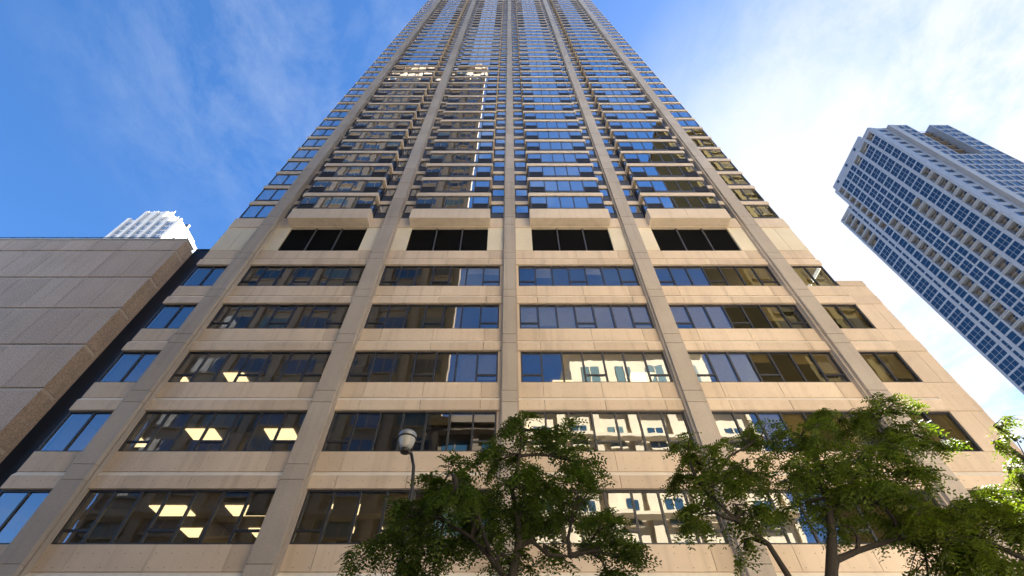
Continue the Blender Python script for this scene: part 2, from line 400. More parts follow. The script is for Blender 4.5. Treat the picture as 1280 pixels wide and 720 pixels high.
LIGHTS = [  # row, x, y, half width
    (1, -15.5, 21.3, .83), (1, -15.3, 23.7, .75), (1, -12.05, 21.3, .83), (1, -11.9, 23.7, .8), (1, -7.2, 21.2, .9), (1, -7.0, 23.6, .9),
    (2, -16.1, 21.3, .75), (2, -15.7, 23.5, .75), (2, -12.0, 21.3, .75), (2, -11.9, 23.5, .75),
    (2, -20.2, 22.0, .6), (4, -15.6, 23.4, .6), (3, 14.5, 22.6, .6), (4, 4.2, 24.6, .6), (4, 13.0, 24.6, .6),
    (3, -16.3, 21.6, .6), (3, -12.6, 22.6, .7), (3, -10.9, 22.6, .7), (3, -7.8, 22.9, .7), (3, -3.7, 22.9, .5), (3, -20, 22, .7), (3, 3.2, 22.3, .6), (3, 7.9, 21.6, .7),
    (4, -12.7, 22.9, .7), (4, -10.9, 24.2, .7), (4, -8.0, 22.4, .5), (4, -7.2, 22.4, .6), (4, -1.8, 24.2, .8),
    (5, 10.6, 22.3, .5), (5, 12.0, 22.3, .4), (5, 16.0, 22.3, .6), (5, -2.0, 24, .8), (5, 4.0, 24, .7), (5, 8.2, 24, .6),
]
for r_, x, y, hw in LIGHTS:
    z = Z(SILL[r_ + 1] - 1.66)
    b = MB(); b.box(x - hw, x + hw, y - 0.5, y + 0.5, z - 0.05, z - 0.005); b.build('ceiling_light', M['lamp_panel'], tower)

# louvre storey
for i in range(6):
    xc = BAYS[i][0]
    xa = BAYS[i][0] if i == 0 else BAYS[i][0] + HW[i - 1] + 0.1
    xb = BAYS[i][1] if i == 5 else BAYS[i][1] - HW[i] - 0.1
    z0, z1 = Z(27.06), Z(30.08)
    if 0 < i < 5:
        l0, l1 = xc + 1.70, xc + 7.62
        b = MB(); b.box(l0, l1, 19.34, 19.4, z0, z1 + 0.05, 0)
        for q in range(26):
            z = z0 + 0.06 + q * (z1 - z0 - 0.08) / 26
            b.extrude_x([(19.16, z), (19.30, z + 0.075), (19.30, z + 0.09), (19.16, z + 0.015)][::-1], l0, l1, 0)
        lo = b.build('louvre_panel', M['louvre'], tower)
        for t_ in (1 / 3, 2 / 3):
            b = MB(); x = l0 + (l1 - l0) * t_; b.box(x - 0.045, x + 0.045, 19.11, 19.32, z0, z1); b.build('mullion', M['frame_b'], lo)
        for a, c in ((xa, l0), (l1, xb)):
            b = MB(); b.box(a, c, 19.07, 19.38, z0 + 0.01, z1); b.build('wall_panel', M['pale'], tower)
    else:
        xm = (xa + xb) / 2; b = MB()
        b.box(xa, xm - 0.012, 19.07, 19.38, z0 + 0.01, z1); b.box(xm + 0.012, xb, 19.07, 19.38, z0 + 0.01, z1)
        b.box(xa + .01, xb - .01, 19.12, 19.36, z0 + 0.02, z1 - 0.02)
        b.build('wall_panel', M['pale'], tower)
    b = MB(); b.box(xa, xb, 19.0, 19.38, Z(30.09), Z(31.38)); b.build('band', M['smooth'], tower)
    if 0 < i < 5:       # solid base of the projecting bays
        b = MB(); q0, q1 = xc + 1.58, xc + 7.74; xm = q0 + 2.95
        b.box(q0, xm - 0.012, 18.2, 18.995, Z(30.15), Z(31.5), 0, 0.0)
        b.box(xm + 0.012, q1, 18.2, 18.995, Z(30.15), Z(31.5), 0, 0.0)
        b.box(q0 + .02, q1 - .02, 18.23, 18.99, Z(30.17), Z(31.48))
        b.build('bay_base', M['smooth'], tower)

# dark core behind the glass, podium flank and pier wall
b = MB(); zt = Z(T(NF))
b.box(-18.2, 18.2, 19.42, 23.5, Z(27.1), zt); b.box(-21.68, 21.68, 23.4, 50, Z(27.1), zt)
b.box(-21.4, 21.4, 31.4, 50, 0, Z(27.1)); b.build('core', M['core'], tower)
b = MB(); b.box(-21.75, 21.75, 19.39, 50, Z(30.2), Z(31.3)); b.box(-21.70, 21.70, 19.37, 50, Z(26.0), Z(30.2) ); b.build('plant_storey', M['pale'], tower)
b = MB(); zz_ = [-EYE]
for s_ in SILL[:6]: zz_ += [s_ - 1.77, s_ - 0.95, s_]
zz_ = sorted(zz_ + [23.6]); 
for z0, z1 in zip(zz_, zz_[1:]):
    if z1 - z0 < 0.05: continue
    tall = z1 - z0 > 1.5
    if tall:
        b.box(21.77, 22.78, 19.12, 45, Z(z0) + .012, Z(z1) - .012); b.box(22.80, 23.5, 19.12, 45, Z(z0) + .012, Z(z1) - .012)
    else: b.box(21.77, 23.5, 19.12 if abs(z1 - z0 - .95) < .02 else 19.09, 45, Z(z0) + .012, Z(z1) - .012)
b.box(21.78, 23.47, 19.15, 44.9, 0, Z(23.58)); b.build('pier_wall', M['precast'], tower)
b = MB(); b.box(-21.72, -21.62, 19.3, 50, 0, Z(27)); b.build('flank_wall', M['precast'], tower)

# apartment floors
bw_rest = MB(); sw_rest = MB(); n_bay = n_side = 0
UPPER_PLAIN = 25
for k in range(NF):
    z0, z1 = Z(T(k)), Z(T(k) + 2.13); zb1 = Z(T(k + 1))
    # floor band: whole floor plate with chamfered edge and the four bay plates
    b = MB()
    b.box(-EDGE, EDGE, 19.0, 50, z1, z1 + 0.44); b.box(-EDGE, EDGE, 19.0, 50, z1 + 0.44, zb1, 0, 0.10)
    for xc in COLS[:4]:
        q0, q1 = xc + 1.58, xc + 7.74
        b.box(q0, q1, 18.2, 18.99, z1 + .004, z1 + 0.44); b.box(q0, q1, 18.2, 18.99, z1 + 0.44, zb1 - .004, 0, 0.10)
    b.build('floor_band', M['smooth'], tower)
    for xc in COLS[:4]:
        q0, q1 = xc + 1.58 + 0.13, xc + 7.74 - 0.13; Y = 18.275
        own = n_bay < 100
        g = MB(); fr = MB(); grs = []; curs = []
        W = q1 - q0; mu = 0.09; e = (W - 6 * mu) * 0.218; mi_ = (W - 6 * mu - 2 * e) / 3
        x = q0 + mu; panes = []
        for wd in (e, mi_, mi_, mi_, e): panes.append((x, x + wd)); x += wd + mu
        full = k >= UPPER_PLAIN
        base = rnd.random()
        for j, (a, c) in enumerate(panes):
            endp = j in (0, 4)
            lo = z0 + (0.92 if endp else 0.26)
            if endp and full and rnd.random() < 0.92: lo = z1 - 0.12
            if lo < z1 - 0.3: tilted_pane(g, a, c, Y, lo, z1 - 0.10)
            if endp:
                gr = MB(); grs.append(gr); gr.box(a, c, Y + 0.01, Y + 0.05, z0 + 0.06, lo - 0.03)
                nb_ = 9
                for q in range(nb_):
                    xx = a + (c - a) * (q + .5) / nb_; gr.box(xx - 0.03, xx + 0.03, Y - 0.02, Y + 0.01, z0 + 0.08, z0 + 0.34)
                fr.box(a, c, Y - 0.035, Y + 0.03, lo - 0.05, lo)
            else: fr.box(a, c, Y - 0.02, Y + 0.03, z0, lo)
            r0 = rnd.random()
            if r0 < 0.26: cu = MB(); curs.append(cu); cu.box(a, c, Y + 0.12, Y + 0.14, lo + (0 if rnd.random() < .6 else .5), z1 - 0.05, 0)
            elif r0 < 0.42: cu = MB(); curs.append(cu); cu.box(a, c, Y + 0.12, Y + 0.14, lo, z1 - 0.05, 1)
        for j in range(6):
            xx = q0 + mu / 2 if j == 0 else (q1 - mu / 2 if j == 5 else panes[j][0] - mu / 2)
            fr.box(xx - mu / 2, xx + mu / 2, Y - 0.03, Y + 0.06, z0, z1)
        fr.box(q0 + mu, q1 - mu, Y - 0.03, Y + 0.04, z1 - 0.10, z1 - .003)
        # glazed cheeks
        for xs_, sg in ((q0, 1), (q1, -1)):
            g.face([(xs_ + .02 * sg, Y + .06, z0 + .5), (xs_ + .02 * sg, 19.05, z0 + .5), (xs_ + .02 * sg, 19.05, z1 - .1), (xs_ + .02 * sg, Y + .06, z1 - .1)])
            xa, xb = sorted((xs_, xs_ + 0.06 * sg))
            fr.box(xa, xb, Y + 0.061, 19.1, z0, z0 + 0.5); fr.box(xa, xb, 18.98, 19.1, z0 + .5, z1)
        if own:
            bo = g.build('bay_window', M['glass_b'], tower); fr.build('frame', M['frame_b'], bo); 
            for gr in grs: gr.build('grille', M['grille'], bo)
            for cu in curs: cu.build('curtain', [M['curtain_w'], M['curtain_t']], bo)
        else:
            for src, off in [(g, 0), (fr, 1)] + [(q_, 2) for q_ in grs] + [(q_, 3) for q_ in curs]:
                bb = len(bw_rest.v); bw_rest.v += src.v
                for f_, m_ in zip(src.f, src.m): bw_rest.f.append(tuple(bb + t_ for t_ in f_)); bw_rest.m.append(off + m_)
        n_bay += 1
        # narrow windows in the recess on either side of the bay
        hl, hr = HW[COLS.index(xc)] + 0.1, HW[COLS.index(xc) + 1] + 0.1
        for a, c in ((xc + hl, xc + 1.60), (xc + 7.72, xc + 9.3 - hr)):
            own = n_side < 100
            g = MB(); fr = MB(); Y2 = 19.1
            zs = z0 + 0.88
            tilted_pane(g, a + 0.12, c - 0.06, Y2, zs, z1 - 0.08)
            fr.box(a, c, Y2 + 0.005, Y2 + 0.06, z0 + .004, zs - 0.05); fr.box(a, c, Y2 - 0.03, Y2 + 0.05, zs - 0.05, zs)
            fr.box(a, a + 0.12, Y2 - 0.04, Y2 + 0.05, zs, z1); fr.box(c - 0.06, c, Y2 - 0.04, Y2 + 0.05, zs, z1)
            fr.box(a + .12, c - .06, Y2 - 0.035, Y2 + 0.05, z1 - 0.08, z1 - .003)
            if own:
                wo_ = g.build('side_window', M['glass_b'], tower); fr.build('frame', M['frame_b'], wo_)
            else:
                for src, off in ((g, 0), (fr, 1)):
                    bb = len(sw_rest.v); sw_rest.v += src.v
                    for f_, m_ in zip(src.f, src.m): sw_rest.f.append(tuple(bb + t_ for t_ in f_)); sw_rest.m.append(off + m_)
            n_side += 1
    # two-light corner windows
    for sg in (-1, 1):
        g = MB(); fr = MB(); Y2 = 19.1
        xa, xb, xm = sg * 19.2, sg * 21.62, sg * 20.42
        for a, c in ((xa, xm), (xm, xb)):
            a, c = sorted((a, c)); tilted_pane(g, a + .04, c - .04, Y2, z0 + 0.16, z1 - 0.08)
        g.face([(xb, Y2 + .04, z0 + .16), (xb, 23.4, z0 + .16), (xb, 23.4, z1 - .08), (xb, Y2 + .04, z1 - .08)])
        for x in (xa, xm, xb): fr.box(x - 0.045, x + 0.045, Y2 - 0.04, Y2 + 0.05, z0 + .16, z1)
        a, c = sorted((xa, xb)); fr.box(a, c, Y2 - 0.045, Y2 + 0.05, z0 + .003, z0 + 0.16); fr.box(a + .05, c - .05, Y2 - 0.03, Y2 + 0.05, z1 - 0.08, z1 - .003)
        a, c = sorted((xb - .03 * sg, xb + .03 * sg)); fr.box(a, c, Y2 + .05, 23.4, z0 + .003, z0 + .16)
        wo_ = g.build('corner_window', M['glass_b'], tower); fr.build('frame', M['frame_b'], wo_)
        if rnd.random() < 0.35:
            cu = MB(); a, c = sorted((xa, xm)); cu.box(a + .05, c - .05, Y2 + .12, Y2 + .14, z0 + .16, z1 - .02); cu.build('curtain', M['curtain_t'], wo_)
stuff(bw_rest.build('bay_window', [M['glass_b'], M['frame_b'], M['grille'], M['curtain_w'], M['curtain_t']], tower))
stuff(sw_rest.build('side_window', [M['glass_b'], M['frame_b']], tower))
b = MB(); b.box(-EDGE, EDGE, 19.0, 50, Z(T(NF)), Z(T(NF)) + 2.2); b.build('parapet', M['precast'], tower)

# ------------------------------------------------------------------ brown stone building on the left, and the dark link
left = thing('stone_building', 'windowless brown aggregate building at the left with stepped panel joints', 'building')
rows = [Z(28.42 - 3.22 * q) for q in range(9)] + [0.0]
b = MB(); XR = -25.32; XL = -75.0; YF = 20.0
tops = [Z(29.9)] + rows[:-1]
for zt_, zb_ in zip(tops, rows):
    # each course: a sloped ledge at its head, then a flat panel face
    x = XR
    pw = 2.25; first = True
    while x > XL:
        xn = max(XL, x - pw)
        prof = [(YF, zt_ - 0.24), (YF, zb_), (YF + 1.0, zb_), (YF + 1.0, zt_ - 0.24)]
        b.extrude_x(prof[::-1], xn + 0.018, x - (0.0 if first else 0.018))
        b.extrude_x([(YF + 0.09, zt_ - 0.03), (YF, zt_ - 0.236), (YF + 1.0, zt_ - 0.236), (YF + 1.0, zt_ - 0.03)][::-1], xn, x, 1); first = False; x = xn
b.box(XL, XR - 0.04, YF + 0.17, YF + 0.97, 0.01, Z(29.88))
b.build('wall', [M['brown'], M['ledge_b']], left)
b = MB(); b.box(XL, XR - 0.02, YF + 0.97, 48, 0, Z(29.7)); b.build('rear_block', M['brown'], left)
b = MB(); b.box(XL, XR + 0.05, YF - 0.04, YF + 0.5, Z(29.9), Z(29.97)); b.box(XR - .3, XR + 0.06, YF + .5, YF + 1.05, Z(29.9), Z(29.97)); b.build('coping', M['tin'], left)
b = MB()
b.box(XL, XR, YF + 0.05, YF + 0.09, Z(30.22), Z(30.26))
x = XR - 0.1
while x > XL: b.box(x - 0.03, x + 0.03, YF + 0.04, YF + 0.10, Z(29.97), Z(30.22)); x -= 1.15
b.build('railing', M['iron'], left)
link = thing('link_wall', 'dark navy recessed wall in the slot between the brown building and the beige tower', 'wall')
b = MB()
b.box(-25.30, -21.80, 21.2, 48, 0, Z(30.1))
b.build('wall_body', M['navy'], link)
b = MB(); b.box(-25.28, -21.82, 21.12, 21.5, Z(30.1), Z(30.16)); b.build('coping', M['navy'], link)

# ------------------------------------------------------------------ white tower far behind on the left
wt = thing('white_tower', 'distant white high-rise with blue window stripes above the brown parapet', 'tower')
Yw = 110.0
b = MB(); b.box(-174.5, -151, Yw + 0.6, Yw + 20, 0, 182.6); b.build('body', M['white'], wt)
b = MB()
b.box(-171.5, -160, Yw + 0.8, Yw + 14, 182.6, 190.5, 0); b.box(-160, -156.5, Yw + 1.2, Yw + 12, 182.6, 187.0); b.box(-155, -152, Yw + 6, Yw + 14, 182.6, 184.6)
b.build('crown', M['white'], wt)
b = MB(); b.box(-154.6, -151.2, Yw + 5, Yw + 5.9, 182.6, 186); b.build('plant_screen', M['navy'], wt)
px_ = [-174.7, -170.2, -165.7, -161.2, -156.7, -151.4]
for x in px_:
    b = MB(); b.box(x - 0.75, x + 0.75, Yw - 0.4, Yw + 0.62, 60, 182.9 + (6.2 if -172 < x < -159 else 0)); b.build('pier', M['white'], wt)
n_ = 0
for x0_, x1_ in zip(px_, px_[1:]):
    for q in range(16):
        z = 180.2 - 3.5 * q
        top_ = 2 if -172 < x0_ < -160 and q == 0 else 0
        g = MB(); g.box(x0_ + 1.0, x1_ - 1.0, Yw + 0.3, Yw + 0.58, z - 2.2, z); wo_ = g.build('window', M['paleglass'], wt)
        fr = MB(); fr.box((x0_ + x1_) / 2 - .12, (x0_ + x1_) / 2 + .12, Yw + .2, Yw + .29, z - 2.2, z); fr.build('mullion', M['white'], wo_)
for q in range(6):
    z = 181 - 3.5 * q
    for y in (4, 10, 15): 
        g = MB(); g.box(-151.0, -150.9, Yw + y, Yw + y + 1.6, z - 2.2, z - .4); g.build('flank_window', M['paleglass'], wt)
for x, y, h in ((-174, 2, 186), (-170.5, 2, 193), (-165.5, 3, 194.5), (-160.5, 2, 193.5), (-157.5, 3, 190)):
    b = MB(); b.tube([(x, Yw + y, 180), (x, Yw + y, h)], 0.09, 6); b.box(x - .28, x + .28, Yw + y - .2, Yw + y + .2, h - 2.4, h - 1.2); b.build('antenna', M['white'], wt)

# ------------------------------------------------------------------ blue-grey apartment tower on the right
gt = thing('grey_tower', 'blue-grey apartment high-rise with gridded windows and stacked balconies leaning in at the right', 'tower')
GX = 123.0; TOP = 156.5; P3 = 3.4; NFL = 46
# columns of openings along the near flank, as (y0, y1, panes, top height)
COLY = [(58.7, 61.2, 2), (62.15, 65.85, 3), (66.95, 70.05, 2), (70.75, 72.4, 1), (72.85, 75.35, 2), (76.05, 78.85, 2), (79.4, 81.55, 1), (82.6, 83.4, 1), (84.4, 88.7, 3)]
def is_balcony(ci, f):
    return (ci == 0 and (f >= 8 or f == 0)) or (ci == 1 and f == 0) or (ci == 2 and (f >= 9 or f == 0)) or (ci == 5 and f >= 8) or (ci == 6 and f < 8) or (ci == 8 and f < 8)
b = MB()
ys = [58.0] + [y for c_ in COLY for y in c_[:2]] + [89.4]
for q in range(0, len(ys), 2):                    # piers between the columns of openings
    tp = TOP if ys[q] < 82 else 147.0
    b.box(GX, GX + 1.6, ys[q], ys[q + 1], 0, tp)
b.box(GX, GX + 1.5, 58.01, 82.4, TOP - 0.01, TOP + 0.4)
for f in range(NFL):                               # spandrels
    zf = TOP - 1.3 - P3 * f                        # head of the opening on this floor
    for ci, (y0, y1, n) in enumerate(COLY):
        if ci >= 7 and f < 3: continue
        hd = zf + (1.2 if f == 0 else 0.0)
        b.box(GX + 0.06, GX + 1.4, y0, y1, zf, zf + (1.29 if f == 0 else 0.52))
b.box(GX + 0.03, GX + 1.5, 82.41, 89.39, 146.9, 147.3)
b.build('facade_grid', M['gframe'], gt)
b = MB(); b.box(GX + 0.5, GX + 1.3, 62.2, 82.0, TOP + 0.41, TOP + 3.2); b.build('crown_wall', M['gframe'], gt)
for y_ in (66, 72, 78.5):
    b = MB(); b.box(GX + 0.42, GX + 0.49, y_, y_ + 0.9, TOP + 1.2, TOP + 2.4); b.build('vent', M['navyglass'], gt)
b = MB(); b.box(GX + 2.0, 150, 60.5, 82.3, 0, TOP - 0.3); b.box(GX + 2.0, 150, 82.2, 89.3, 0, 146.8); b.build('body', M['greturn'], gt)
wrest = MB(); nw = 0
for ci, (y0, y1, n) in enumerate(COLY):
    for f in range(NFL):
        if ci >= 7 and f < 3: continue
        zf = TOP - 1.3 - P3 * f; zl = zf - 2.88
        if is_balcony(ci, f):
            if f > 27: continue
            r = MB()
            r.box(GX + 1.55, GX + 1.65, y0, y1, zl, zf, 0)                                   # rear wall of the recess
            bo = r.build('balcony', M['taupe'], gt)
            r = MB(); r.box(GX + 1.46, GX + 1.54, y0 + .15 * (y1 - y0), y0 + .55 * (y1 - y0), zl + .1, zf - .3); r.build('door', M['navyglass'], bo)
            if f >= 8:
                r = MB(); r.box(GX - 0.35, GX + 0.04, y0 - 0.1, y1 + 0.1, zl - 0.2, zl + 0.02)
                r.box(GX - 0.34, GX - 0.30, y0 - 0.1, y1 + 0.1, zl + 0.80, zl + 0.85)
                r.build('railing', M['gframe'], bo)
            continue
        g = MB(); g.box(GX + 0.09, GX + 0.3, y0, y1, zl, zf)
        fr = MB()
        for q in range(1, n): yy = y0 + (y1 - y0) * q / n; fr.box(GX + 0.05, GX + 0.089, yy - 0.04, yy + 0.04, zl, zf)
        fr.box(GX + 0.055, GX + 0.089, y0, y1, zl + 1.3, zl + 1.36)
        if ci < 3 and f < 40 and nw < 86:
            wo_ = g.build('window', M['navyglass'], gt); fr.build('mullion', M['gframe'], wo_); nw += 1
        else:
            for src, off in ((g, 0), (fr, 1)):
                bb = len(wrest.v); wrest.v += src.v
                for f_, m_ in zip(src.f, src.m): wrest.f.append(tuple(bb + t_ for t_ in f_)); wrest.m.append(off)
stuff(wrest.build('window', [M['navyglass'], M['gframe']], gt))
# street front: corner strip, projecting blank return, notch of terraces, wide grid
b = MB()
b.box(GX + 1.62, 125.3, 58.0, 60.4, 0, TOP); b.box(127.9, 129.2, 58.0, 60.4, 0, TOP)
for f in range(NFL): b.box(125.3, 127.9, 58.05, 60.3, TOP - 1.5 - P3 * f - .0, TOP - (0.1 if f == 0 else 0.3) - P3 * f + (0 if f == 0 else .3))
b.build('corner_strip', M['gframe'], gt)
b = MB(); b.box(125.3, 127.9, 58.16, 58.3, 0, TOP - .2); b.build('corner_glazing', M['navyglass'], gt)
b = MB(); b.box(129.2, 131.2, 56.9, 60.4, 0, TOP); b.build('return_wall', M['greturn'], gt)
XS = [131.2, 133.2, 135.3, 138.0, 140.7, 143.6, 146.3, 149.4]
b = MB()
for q, x in enumerate(XS):
    tp = TOP if q < 3 or q >= 5 else 133.0
    b.box(x - (0 if q == 0 else .22), x + .22, 56.9, 58.6, 0, tp)
for f in range(NFL):
    zf = TOP - P3 * f
    if zf > 133.2:
        b.box(131.42, 135.08, 56.95, 58.55, zf - .85, zf - .01); b.box(143.82, 149.18, 56.95, 58.55, zf - .85, zf - .01)
    else: b.box(131.42, 149.18, 56.96, 58.55, zf - .85, zf)
b.build('front_grid', M['gframe'], gt)
b = MB(); b.box(131.3, 135.2, 57.05, 57.2, 0, TOP - .5); b.box(135.3, 143.5, 57.05, 57.2, 0, 132.6); b.box(143.7, 149.3, 57.05, 57.2, 0, TOP - .5); b.build('front_glazing', M['navyglass'], gt)
b = MB()
b.box(143.4, 143.7, 58.6, 66, 131, TOP); b.build('notch_wall', M['gframe'], gt)
for f in range(7):
    zf = TOP - 0.4 - P3 * f
    g = MB(); g.box(143.25, 143.38, 58.9, 65.0, zf - 2.7, zf - .3); wo_ = g.build('notch_window', M['navyglass'], gt)
    fr = MB()
    for q in range(1, 5): fr.box(143.12, 143.24, 58.9 + 6.1 * q / 5 - .06, 58.9 + 6.1 * q / 5 + .06, zf - 2.7, zf - .3)
    fr.build('mullion', M['gframe'], wo_)
    b = MB(); b.box(135.6, 143.1, 58.4, 60.3, zf - 3.4, zf - 2.9); b.box(135.6, 143.1, 58.38, 58.46, zf - 2.0, zf - 1.9); b.build('terrace', M['taupe'], gt)

# ------------------------------------------------------------------ buildings across the street, seen in the glass
def block(name, label, x0, x1, y0, y1, h, fp, bw, wm, winm, belts, cap, group=None, ins=0.85):
    """street building whose +y front carries a grid of windows"""
    t_ = thing(name, label, 'building', group)
    b = MB(); b.box(x0, x1, y0, y1, 0, h); b.build('wall', wm, t_)
    nx = max(1, int((x1 - x0) / bw)); st = (x1 - x0) / nx; rest = MB(); cnt = 0
    nf = int((h - 4) / fp)
    for q in range(nx + 1):
        b = MB(); xx = x0 + st * q; b.box(max(x0, xx - .45), min(x1, xx + .45), y1, y1 + 0.35, 0, h); b.build('pilaster', wm, t_)
    for f in range(nf - 1, -1, -1):
        z = 4 + f * fp
        for q in range(nx):
            xa = x0 + st * q + ins; xb = x0 + st * (q + 1) - ins
            g = MB(); g.box(xa, xb, y1 + .02, y1 + .06, z, z + fp * .62, 1 if (q * 7 + f * 3) % 4 == 0 else 0)
            fr = MB(); fr.box((xa + xb) / 2 - .06, (xa + xb) / 2 + .06, y1 + .061, y1 + .12, z, z + fp * .62); fr.box(xa - .1, xb + .1, y1 + .0, y1 + .3, z - .22, z - .01)
            if cnt < 45: wo_ = g.build('window', winm, t_); fr.build('frame', wm, wo_)
            else:
                for src, off in ((g, None), (fr, 2)):
                    bb = len(rest.v); rest.v += src.v
                    for f_, m_ in zip(src.f, src.m): rest.f.append(tuple(bb + i_ for i_ in f_)); rest.m.append(m_ if off is None else off)
            cnt += 1
    if rest.f: stuff(rest.build('window', list(winm) + [wm], t_))
    for zb_ in belts:
        b = MB(); b.extrude_x([(y1 + .36, zb_), (y1 + .8, zb_ + .35), (y1 + .8, zb_ + .7), (y1 + .36, zb_ + .75)], x0 - .3, x1 + .3); b.build('cornice', wm, t_)
    if cap:
        b = MB(); b.box(x0 - .5, x1 + .5, y0 - .5, y1 + 1.1, h, h + .9); b.build('parapet', wm, t_)
    return t_
W2 = (M['citywin'], M['tealblind'])
block('cream_building', 'sunlit cream stone block with cornices across the street from the tower', 1.2, 26.5, -30, -5, 33, 3.9, 4.2, M['cream'], W2, (12, 20, 28, 32), True, ins=1.3)
up = thing('cream_corner_building', 'taller cream stone corner block set behind the lower cream one', 'building')
b = MB(); b.box(8.0, 25.5, -29, -7.5, 33.95, 43); b.build('wall', M['cream'], up)
b = MB(); b.box(7.4, 26.1, -29.5, -6.7, 43, 44.2); b.build('cornice', M['cream'], up)
for q in range(4):
    g = MB(); g.box(9.4 + q * 4.2, 11.6 + q * 4.2, -7.5, -7.42, 36, 40.5); wo_ = g.build('window', M['tealblind'], up)
    fr = MB(); fr.box(10.42 + q * 4.2, 10.56 + q * 4.2, -7.419, -7.36, 36, 40.5); fr.build('frame', M['cream'], wo_)
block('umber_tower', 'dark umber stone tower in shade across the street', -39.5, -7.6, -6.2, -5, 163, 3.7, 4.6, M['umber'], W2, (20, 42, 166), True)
block('umber_annex', 'low dark stone annex between the umber tower and the cream block', -7.9, 0.9, -14, -5.3, 30, 3.7, 4.4, M['dark_umber'], W2, (29,), True)
block('olive_tower', 'olive brick tower standing right of the cream block across the street', 36.5, 66, -14, -5, 112, 3.7, 4.2, M['olive'], (M['dullwin'], M['dullwin']), (20, 40, 110), True)

# ------------------------------------------------------------------ street lamp
lamp = thing('street_lamp', 'black post street lamp with a pale acorn globe in front of the second-row windows', 'street lamp')
LX, LY, LZ = -2.06, 9.5, Z(5.75)
b = MB(); b.tube([(LX, LY, 0), (LX, LY, 0.9), (LX, LY, 1.0), (LX, LY, 5.2), (LX - .01, LY, 6.3), (LX - .06, LY, 6.8), (LX - .16, LY, 7.1)], [.11, .10, .065, .05, .04, .036, .034], 10); b.build('pole', M['iron'], lamp, True)
gx = LX - 0.32
b = MB(); b.tube([(LX - .16, LY, 7.1), (LX - .26, LY, 7.17), (gx, LY, 7.17)], .034, 8); b.lathe(gx, LY, [(0.0, 7.13), (.10, 7.13), (.115, 7.20), (.10, 7.22), (0, 7.22)]); b.build('bracket', M['iron'], lamp, True)
b = MB(); b.lathe(gx, LY, [(.0, 7.22), (.11, 7.225), (.145, 7.29), (.18, 7.385), (.198, 7.455), (.196, 7.475)]); b.build('globe', M['globe'], lamp, True)
b = MB(); b.lathe(gx, LY, [(.19, 7.47), (.222, 7.475), (.222, 7.495), (.208, 7.51)]); b.build('band', M['iron'], lamp, True)
b = MB(); b.lathe(gx, LY, [(.20, 7.505), (.212, 7.55), (.195, 7.61), (.135, 7.665), (.06, 7.69), (.0, 7.692)]); b.build('cap', M['cap'], lamp, True)

# ------------------------------------------------------------------ honey locust trees
def frond(mb, p, d, L, r):
    """a pinnate leaf: leaflets in pairs along a drooping stalk"""
    d = d.normalized(); side = d.cross(Vector((0, 0, 1)))
    if side.length < .1: side = Vector((1, 0, 0))
    side.normalize(); side = (side + Vector((r.uniform(-.5, .5), r.uniform(-.5, .5), r.uniform(-.5, .5)))).normalized()
    n = 5
    for i in range(n):
        t_ = (i + .6) / n
        q = p + d * (L * t_) + Vector((0, 0, -.28 * L * t_ * t_))
        ll = L * (.36 - .14 * t_)
        for sg in (-1, 1):
            o = (side * sg + d * .45 + Vector((0, 0, -.12 + r.uniform(-.25, .25)))).normalized()
            wv = d * (ll * .27)
            a = q; bq = q + o * ll * .5
            mb.face([a, bq + wv, q + o * ll, bq - wv])

def tree(label, base, limbs, lobes, seed, leafm, dens=1.0, fill=1.2, group='street trees'):
    """limbs: polylines with radii; lobes: (centre, radii, limb index, share)"""
    r = random.Random(seed)
    t_ = thing('honey_locust', label, 'tree', group)
    tr = MB()
    for pts, rad in limbs: tr.tube(pts, rad, 9)
    tr.build('trunk', M['bark'], t_, True)
    tw = MB(); lv = MB()
    ends = [[Vector(p) for p in pts] for pts, _ in limbs]
    for (c, rr, li, nb_) in lobes:
        c = Vector(c); L = ends[li]
        # a bough out from the limb to the lobe's heart
        s0 = min(L[1:], key=lambda p: (p - c).length + 0.6 * max(0, p.z - c.z))
        mid = s0.lerp(c, .5) + Vector((r.uniform(-.15, .15), r.uniform(-.15, .15), .12 + r.uniform(-.08, .12)))
        q1 = s0.lerp(mid, .5) + Vector((r.uniform(-.08, .08), r.uniform(-.08, .08), r.uniform(-.05, .08)))
        bough = [s0, q1, mid, mid.lerp(c, .55) + Vector((r.uniform(-.1, .1), 0, r.uniform(-.06, .1))), c]
        tw.tube(bough, [.038, .032, .025, .018, .012], 6)
        for _ in range(int(nb_ * fill)):
            while True:
                u = Vector((r.uniform(-1, 1), r.uniform(-1, 1), r.uniform(-1, 1)))
                if .15 < u.length < 1: break
            u = u.normalized() * (u.length ** .5)
            tip = c + Vector((u.x * rr[0] * .84, u.y * rr[1], u.z * rr[2] * .70))
            st = bough[r.choice((2, 3, 4, 4))]
            m_ = st.lerp(tip, .55) + Vector((0, 0, .10 * (tip - st).length)) + Vector((r.uniform(-.08, .08), r.uniform(-.08, .08), r.uniform(-.04, .06)))
            tip2 = tip + Vector((0, 0, -.06))
            tw.tube([st, m_, tip2], [.010, .007, .003], 4, 0, False)
            out = (tip2 - m_)
            nfr = int(14 * dens * r.uniform(.7, 1.25))
            for q in range(nfr):
                tt = (q + r.random()) / nfr
                p = m_.lerp(tip2, tt) if tt > .22 else st.lerp(m_, .5 + tt * 2)
                az = r.uniform(0, 6.283)
                d = Vector((math.cos(az), math.sin(az), r.uniform(-.5, .35))) + out.normalized() * .7
                frond(lv, p, d, r.uniform(.17, .33), r)
    tw.build('branches', M['bark'], t_); lv.build('crown', leafm, t_)
    return t_

def V(a, b_, y): return (a, y, b_)          # x, height, depth

FX, PX = 569.0, 636.7
